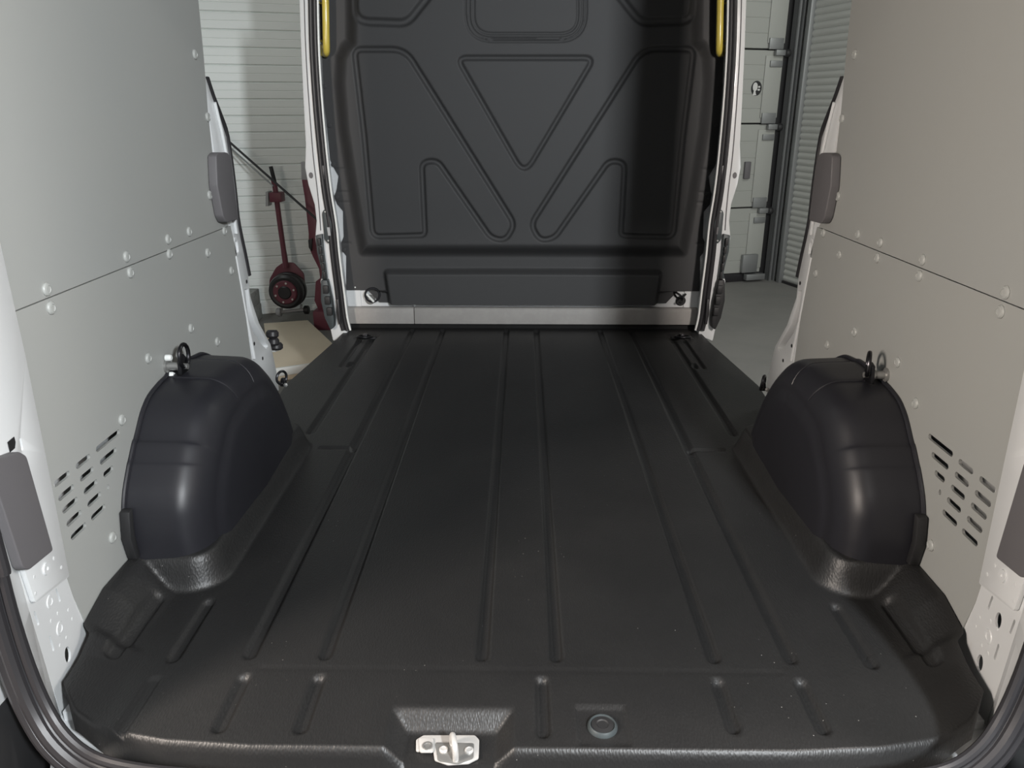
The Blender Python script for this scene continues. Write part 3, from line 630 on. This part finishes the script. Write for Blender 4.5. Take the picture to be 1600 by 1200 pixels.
for s in (-1, 1):
    side = 'left' if s < 0 else 'right'; tone = 'cool grey' if s < 0 else 'warm grey'
    def pan(outline, holes, name, lab):
        q = plate(outline, holes, lambda p: (-0.86, p[0], p[1]), (-0.006, 0, 0))
        if s > 0: q.mirror()
        return q.build(name, 'panel', label=lab, cat='lining board', group='lining boards of the side walls', ang=30)
    upper = [(1.192, SEAM+.0012), (2.262, SEAM+.0012), (2.240, .705), (2.205, .80), (2.215, 1.0), (2.233, 1.13), (2.245, 1.28), (2.25, 1.70), (1.17, 1.70)]
    lower = [(1.262, .035), (2.325, .035), (2.316, .26), (2.313, .38), (2.297, .60), (2.276, SEAM-.0012), (1.196, SEAM-.0012), (1.192, .60), (1.212, .44), (1.224, .245), (1.240, .12)]
    hs = []
    for a, b in SLOT:
        A = on(a[0]/4, 550+a[1]/4, x=-.86); B = on(b[0]/4, 550+b[1]/4, x=-.86); zc = (A.z+B.z)/2; hs.append(slot((A.y+.005, zc), (B.y-.004, zc), .0062))
    c = on(169, 761, x=-.86); hs.append(ell(c.y, c.z, .005, .006, 10))
    pu_ = pan(upper, [], 'lining_board', 'plain %s upper lining board on the %s side wall above the seam' % (tone, side))
    pw_ = pan(lower, hs, 'lining_board', '%s lower lining board with vent slots behind the %s wheel arch cover' % (tone, side))
    for x, y in (RV if s < 0 else RVR):
        p = on(x, y, x=s*.86); par = pu_ if p.z > SEAM else pw_
        if riv is None:
            riv = MB().lathe((0, 0, 0), (1, 0, 0), [(.0125, 0), (.0125, .002), (.0105, .0045), (.0068, .0055), (.0062, .0042), (.003, .0042)], 18).build('rivet', 'cap', None)
            riv.location = (0, 0, 0)
            me = riv.data
            me.transform(Matrix.Translation(Vector((-me.vertices[0].co.x, 0, 0)) + Vector((0, 0, -0.0125))))
            first = riv
            o = riv; o.parent = par
        else:
            o = bpy.data.objects.new('rivet', riv.data); COL.objects.link(o); o.parent = par
        o.location = p - wloc(par); o.rotation_euler = (0, 0, 0 if s < 0 else math.pi)

# grey pads on the pillars
def pad(name, pts, d, label, s, bev=.009):
    q = MB().prism(pts, d)
    if s > 0: q.mirror()
    return q.build(name, 'pad', bevel=bev, seg=4, label=label, cat='trim pad', group='grey pillar pads', ang=50)
for s in (-1, 1):
    side = 'left' if s < 0 else 'right'
    L = round_poly([dp(x, y, .026) for x, y in ((30, 705), (42, 712), (84, 860), (46, 891), (36, 888), (-2, 772), (-14, 722))], .008, 4)
    pad('pillar_pad', [d3(p, .026) for p in L], -DN*.016, 'smooth grey plastic pad on the %s rear pillar at the frame edge' % side, s)
    L = [on(x, y, x=-.834) for x, y in round_poly([(338, 243), (342, 238), (356, 238), (361, 246), (373, 343), (354, 348), (349, 338), (340, 290)], 3, 3)]
    pad('pillar_pad', L, (-.025, 0, 0), 'dark grey plastic pad on the %s side door pillar above the lining seam' % side, s, .008)

# ================================================================== bulkhead
YB = 3.60
def B(px, py, y=YB): v = on(px, py, y=y); return (v.x, v.z)
bzs = np.concatenate([np.linspace(.124, .22, 40), np.linspace(.223, 1.46, 330), np.linspace(1.47, 1.80, 40)])
EL = [(541, 453.4), (541, 400), (535, 392), (532, 382), (537, 370), (536, 330), (526, 318), (522, 307), (526, 296), (529, 275), (520, 260), (516, 250), (505, 140), (500, 0), (499, -120)]
elz = [B(*p)[1] for p in EL]; elx = [B(*p)[0] for p in EL]
cut = [(597, 476.5), (575, 453.5)]
bzs = np.sort(np.concatenate([bzs, [B(575, 453.5)[1]-1e-5, B(541, 453.4)[1]+1e-5]]))
z_c = [B(*cut[0])[1], B(*cut[1])[1]]; x_c = [B(*cut[0])[0], B(*cut[1])[0]]
xl = np.where(bzs <= z_c[1], np.interp(bzs, z_c, x_c), np.interp(bzs, elz, elx))
xr = -xl + 0.004
ss = np.linspace(0, 1, 470)
X = xl[:, None]*(1-ss) + xr[:, None]*ss; Zb = np.repeat(bzs[:, None], len(ss), 1)
XM = np.where(X > 0.002, 0.004-X, X)                   # left-right symmetric moulding
Hh = np.zeros(X.shape)
main = [B(*p) for p in [(549, -150), (549, 66), (540, 74), (533, 90), (531, 130), (537, 200), (549, 280), (562, 360), (568, 392), (817, 392), (817, -150)]]
ms = sdf(XM, Zb, main+[]); ms = np.where(XM > -0.25, np.minimum(ms, -(Zb-B(817, 392)[1])), ms)
wid = np.where(Zb < .46, .055, .06)
Hh += .075*sm((-ms+.03)/.075)
low = [B(*p) for p in [(600, 421), (817, 421), (817, 500), (613, 500), (608, 470)]]
ls = sdf(XM, Zb, round_poly(low, [.03, 0, 0, 0, 0], 5)); ls = np.where(XM > -.25, -(B(817, 421)[1]-Zb), ls)
Hh += .045*sm((-ls+.010)/.030)
shape_N = round_poly([(559, 79), (637, 79), (805, 348), (790, 372), (768, 368), (686, 249), (662, 252), (667, 364), (587, 366), (574, 212)], [12, 22, 18, 22, 14, 20, 16, 8, 12, 0], 6)
shape_T = round_poly([(716, 92), (926, 92), (819, 272)], [16, 16, 26], 6)
shape_U = round_poly([(556, -160), (560, 36), (640, 39), (676, -6), (676, -160)], [0, 22, 14, 10, 0], 6)
for shp, half in ((shape_N, .012), (shape_U, .016)):
    d = np.abs(sdf(XM, Zb, [B(*p) for p in shp])); Hh -= .013*sm((half*1.3-d)/half)
d = np.abs(sdf(X, Zb, [B(*p) for p in shape_T])); Hh -= .010*sm((.014-d)/.011)
win = []
for g, k in ((67, 0), (62, 6), (55, 13)):
    pw = round_poly([(729+k, -260), (729+k, g), (914-k, g), (914-k, -260)], [0, 44-k*1.2, 44-k*1.2, 0], 8); win.append(pw)
    d = np.abs(sdf(X, Zb, [B(*p) for p in pw])); Hh -= .005*sm((.007-d)/.006)
# small tab creases beside the flange screws
for y0 in (264, 300, 316, 380):
    zz = B(520, y0)[1]; Hh -= .003*np.exp(-((Zb-zz)/.005)**2)*(XM < B(548, y0)[0])
Y = YB - Hh
bk = empty('bulkhead_panel', (0, YB, .124), 'black moulded partition panel with grooved chevrons at the front of the load space', 'partition')
grid('moulding', np.stack([X, Y, Zb], -1), 'bulk', bk, ang=60)
# window insert inside the triple gasket lines
ins = round_poly([(745, -260), (745, 48), (896, 48), (896, -260)], [0, 26, 26, 0], 8)
wi = MB().prism([(B(x, y, 3.55)[0], 3.546, min(B(x, y, 3.55)[1], 1.78)) for x, y in ins], (0, -.010, 0)).build('window_insert', 'bulk', bk, bevel=0.004)
# screws on the flange
for L in ([(507, 135), (515, 196), (521, 257), (527, 308), (538, 391)],):
    for x, y in L:
        for xx in (x, 1634-x):
            p = on(xx, y, y=YB-.001); MB().lathe(p, (0, -1, 0), [(.0105, 0), (.0105, .003), (.008, .0045), (.0055, .0045), (.005, .003), (.003, .003)], 14).build('screw', 'bulk' if True else 'pad', bk)
for x, y in ((555, 449), (648, 476), (894, 476)): MB().lathe(on(x, y, y=YB-.036 if x > 600 else YB-.002), (0, -1, 0), [(.004, 0), (.003, .003)], 8).build('clip', 'edge', bk)

# yellow grab handles
for s in (-1, 1):
    T = (lambda x: x) if s < 0 else (lambda x: 1634-x)
    side = 'left' if s < 0 else 'right'
    p0 = on(T(508), 78, y=3.53)
    gh = empty('grab_handle', p0, 'yellow tubular grab handle on the %s edge of the black partition' % side, 'handle', 'yellow grab handles')
    pts = [on(T(508), 84, y=3.590), on(T(509.5), 83, y=3.56), on(T(510), 76, y=3.537), on(T(509.5), 50, y=3.53), on(T(508.5), 0, y=3.53), on(T(506), -80, y=3.53), on(T(505), -105, y=3.56), on(T(505), -108, y=3.59)]
    MB().tube(smooth_path(pts, 5), .0150, 16).build('tube', 'yellow', gh)
    for yy in (64, 1):
        L = round_poly([(499, yy-2), (503.5, yy-2), (512, yy+16), (511, yy+24), (502, yy+24), (499, yy+16)], 3, 3) if yy > 20 else round_poly([(497, yy-10), (504, yy-10), (504, yy+5), (498, yy+5)], 2, 3)
        MB().prism([on(T(x), y, y=3.582) for x, y in L], (0, .012, 0)).build('mounting_plate', 'yellow', gh, bevel=.002)
        MB().lathe(on(T(501.5), yy+4 if yy > 20 else yy, y=3.580), (0, -1, 0), [(.007, 0), (.007, .004), (.004, .007)], 6).build('bolt', 'gunmetal', gh)

# ================================================================== lashing rings
def lash(name, label, c, ax, R, r, base, m='blackmetal', sq=1.0, a0=0, a1=2*math.pi, group='lashing rings in the load space'):
    t = empty(name, c, label, 'lashing ring', group)
    MB().ring(c, ax, R, r, 32, 10, 1.0, a0, a1).build('ring', m, t); base(t); return t
for s in (-1, 1):
    side = 'left' if s < 0 else 'right'
    # upper ring on the rear shoulder of each arch cover
    c = on(287 if s < 0 else 1357, 553 if s < 0 else 566, x=s*.815)
    def base(t, c=c, s=s):
        e_ = Vector((-s*.0, 0, 0))
        b0 = c + Vector((s*.012, .0, -.026))
        MB().prism([b0+Vector((0, -.022, -.022)), b0+Vector((0, .02, -.022)), b0+Vector((0, .016, .014)), b0+Vector((0, .004, .026)), b0+Vector((0, -.014, .020))], (-s*.010, 0, 0)).build('bracket', 'blackmetal', t, bevel=.002)
        MB().lathe(b0+Vector((s*.034, -.004, -.004)), (-s, 0, 0), [(.017, 0), (.017, .006), (.010, .008), (.010, .03), (.014, .032), (.014, .040), (.007, .042), (.007, .054)], 16).build('bolt', 'gunmetal', t)
        for dz in (.018, -.026): MB().lathe(b0+Vector((s*.030, -.006, dz)), (-s, 0, 0), [(.008, 0), (.008, .010), (.006, .014)], 12).build('spacer', 'edge', t) if s < 0 else None
        MB().tube([b0+Vector((-s*.006, -.012, .002)), b0+Vector((-s*.006, .012, -.006))], .006, 8).build('pivot', 'gunmetal', t)
    lash('lashing_ring', 'black steel lashing ring standing on the %s wheel arch cover shoulder' % side, c+Vector((0, 0, -.004)), (1, .03, 0) if s < 0 else (1, -.40, 0), .027, .0050, base)
    # small ring at the front end of each arch
    c = on(440 if s < 0 else 1193, 590 if s < 0 else 597, x=s*.745)
    def base2(t, c=c, s=s):
        MB().prism([c+Vector((-.008, .0, -.03)), c+Vector((.012, .0, -.03)), c+Vector((.008, 0, -.004)), c+Vector((-.004, 0, -.004))], (0, .014, 0)).build('bracket', 'blackmetal', t, bevel=.002)
        MB().lathe(c+Vector((.012, -.004, -.022)), (0, -1, 0), [(.007, 0), (.007, .004), (.003, .006)], 6).build('bolt', 'gunmetal', t)
    lash('lashing_ring', 'small black lashing ring peeping out behind the %s wheel arch cover' % side, c, (.9, -.5, 0), .020, .004, base2)
    # ring lying in the floor pocket near the partition
    c = on(570 if s < 0 else 1067, 526, z=.008)
    def base3(t, c=c, s=s):
        MB().box((c.x-.052, c.y-.004, -.004), (c.x+.05, c.y+.024, .004)).build('bracket', 'black', t, bevel=.002)
        MB().box((c.x-.012, c.y+.002, -.002), (c.x+.010, c.y+.034, .016)).build('hinge_clamp', 'blackmetal', t, bevel=.003)
    lash('lashing_ring', 'black lashing ring lying in the floor pocket at the front %s corner' % side, c, (0, .15, 1), .034, .0052, base3)
    # ring on the white cross member under the partition
    c = on(582 if s < 0 else 1060, 461 if s < 0 else 463, y=3.590)
    def base4(t, c=c, s=s):
        b0 = c + Vector((s*.016, 0.02, -.026))
        MB().lathe(b0, (0, -1, 0), [(.024, 0), (.024, .004), (.020, .008), (.010, .008), (.009, .016), (.004, .018)], 20).build('bolt_plate', 'gunmetal' if s < 0 else 'black', t)
        MB().tube([c+Vector((s*.034, -.004, .014)), c+Vector((-s*.006, -.006, -.032))], .0055, 8).build('pivot', 'edge' if s < 0 else 'black', t)
    lash('lashing_ring', 'black lashing ring on the white panel under the %s end of the partition' % side, c, (.25*s, 1, .1) if s < 0 else (.9, .5, .9), .034 if s < 0 else .026, .005, base4)
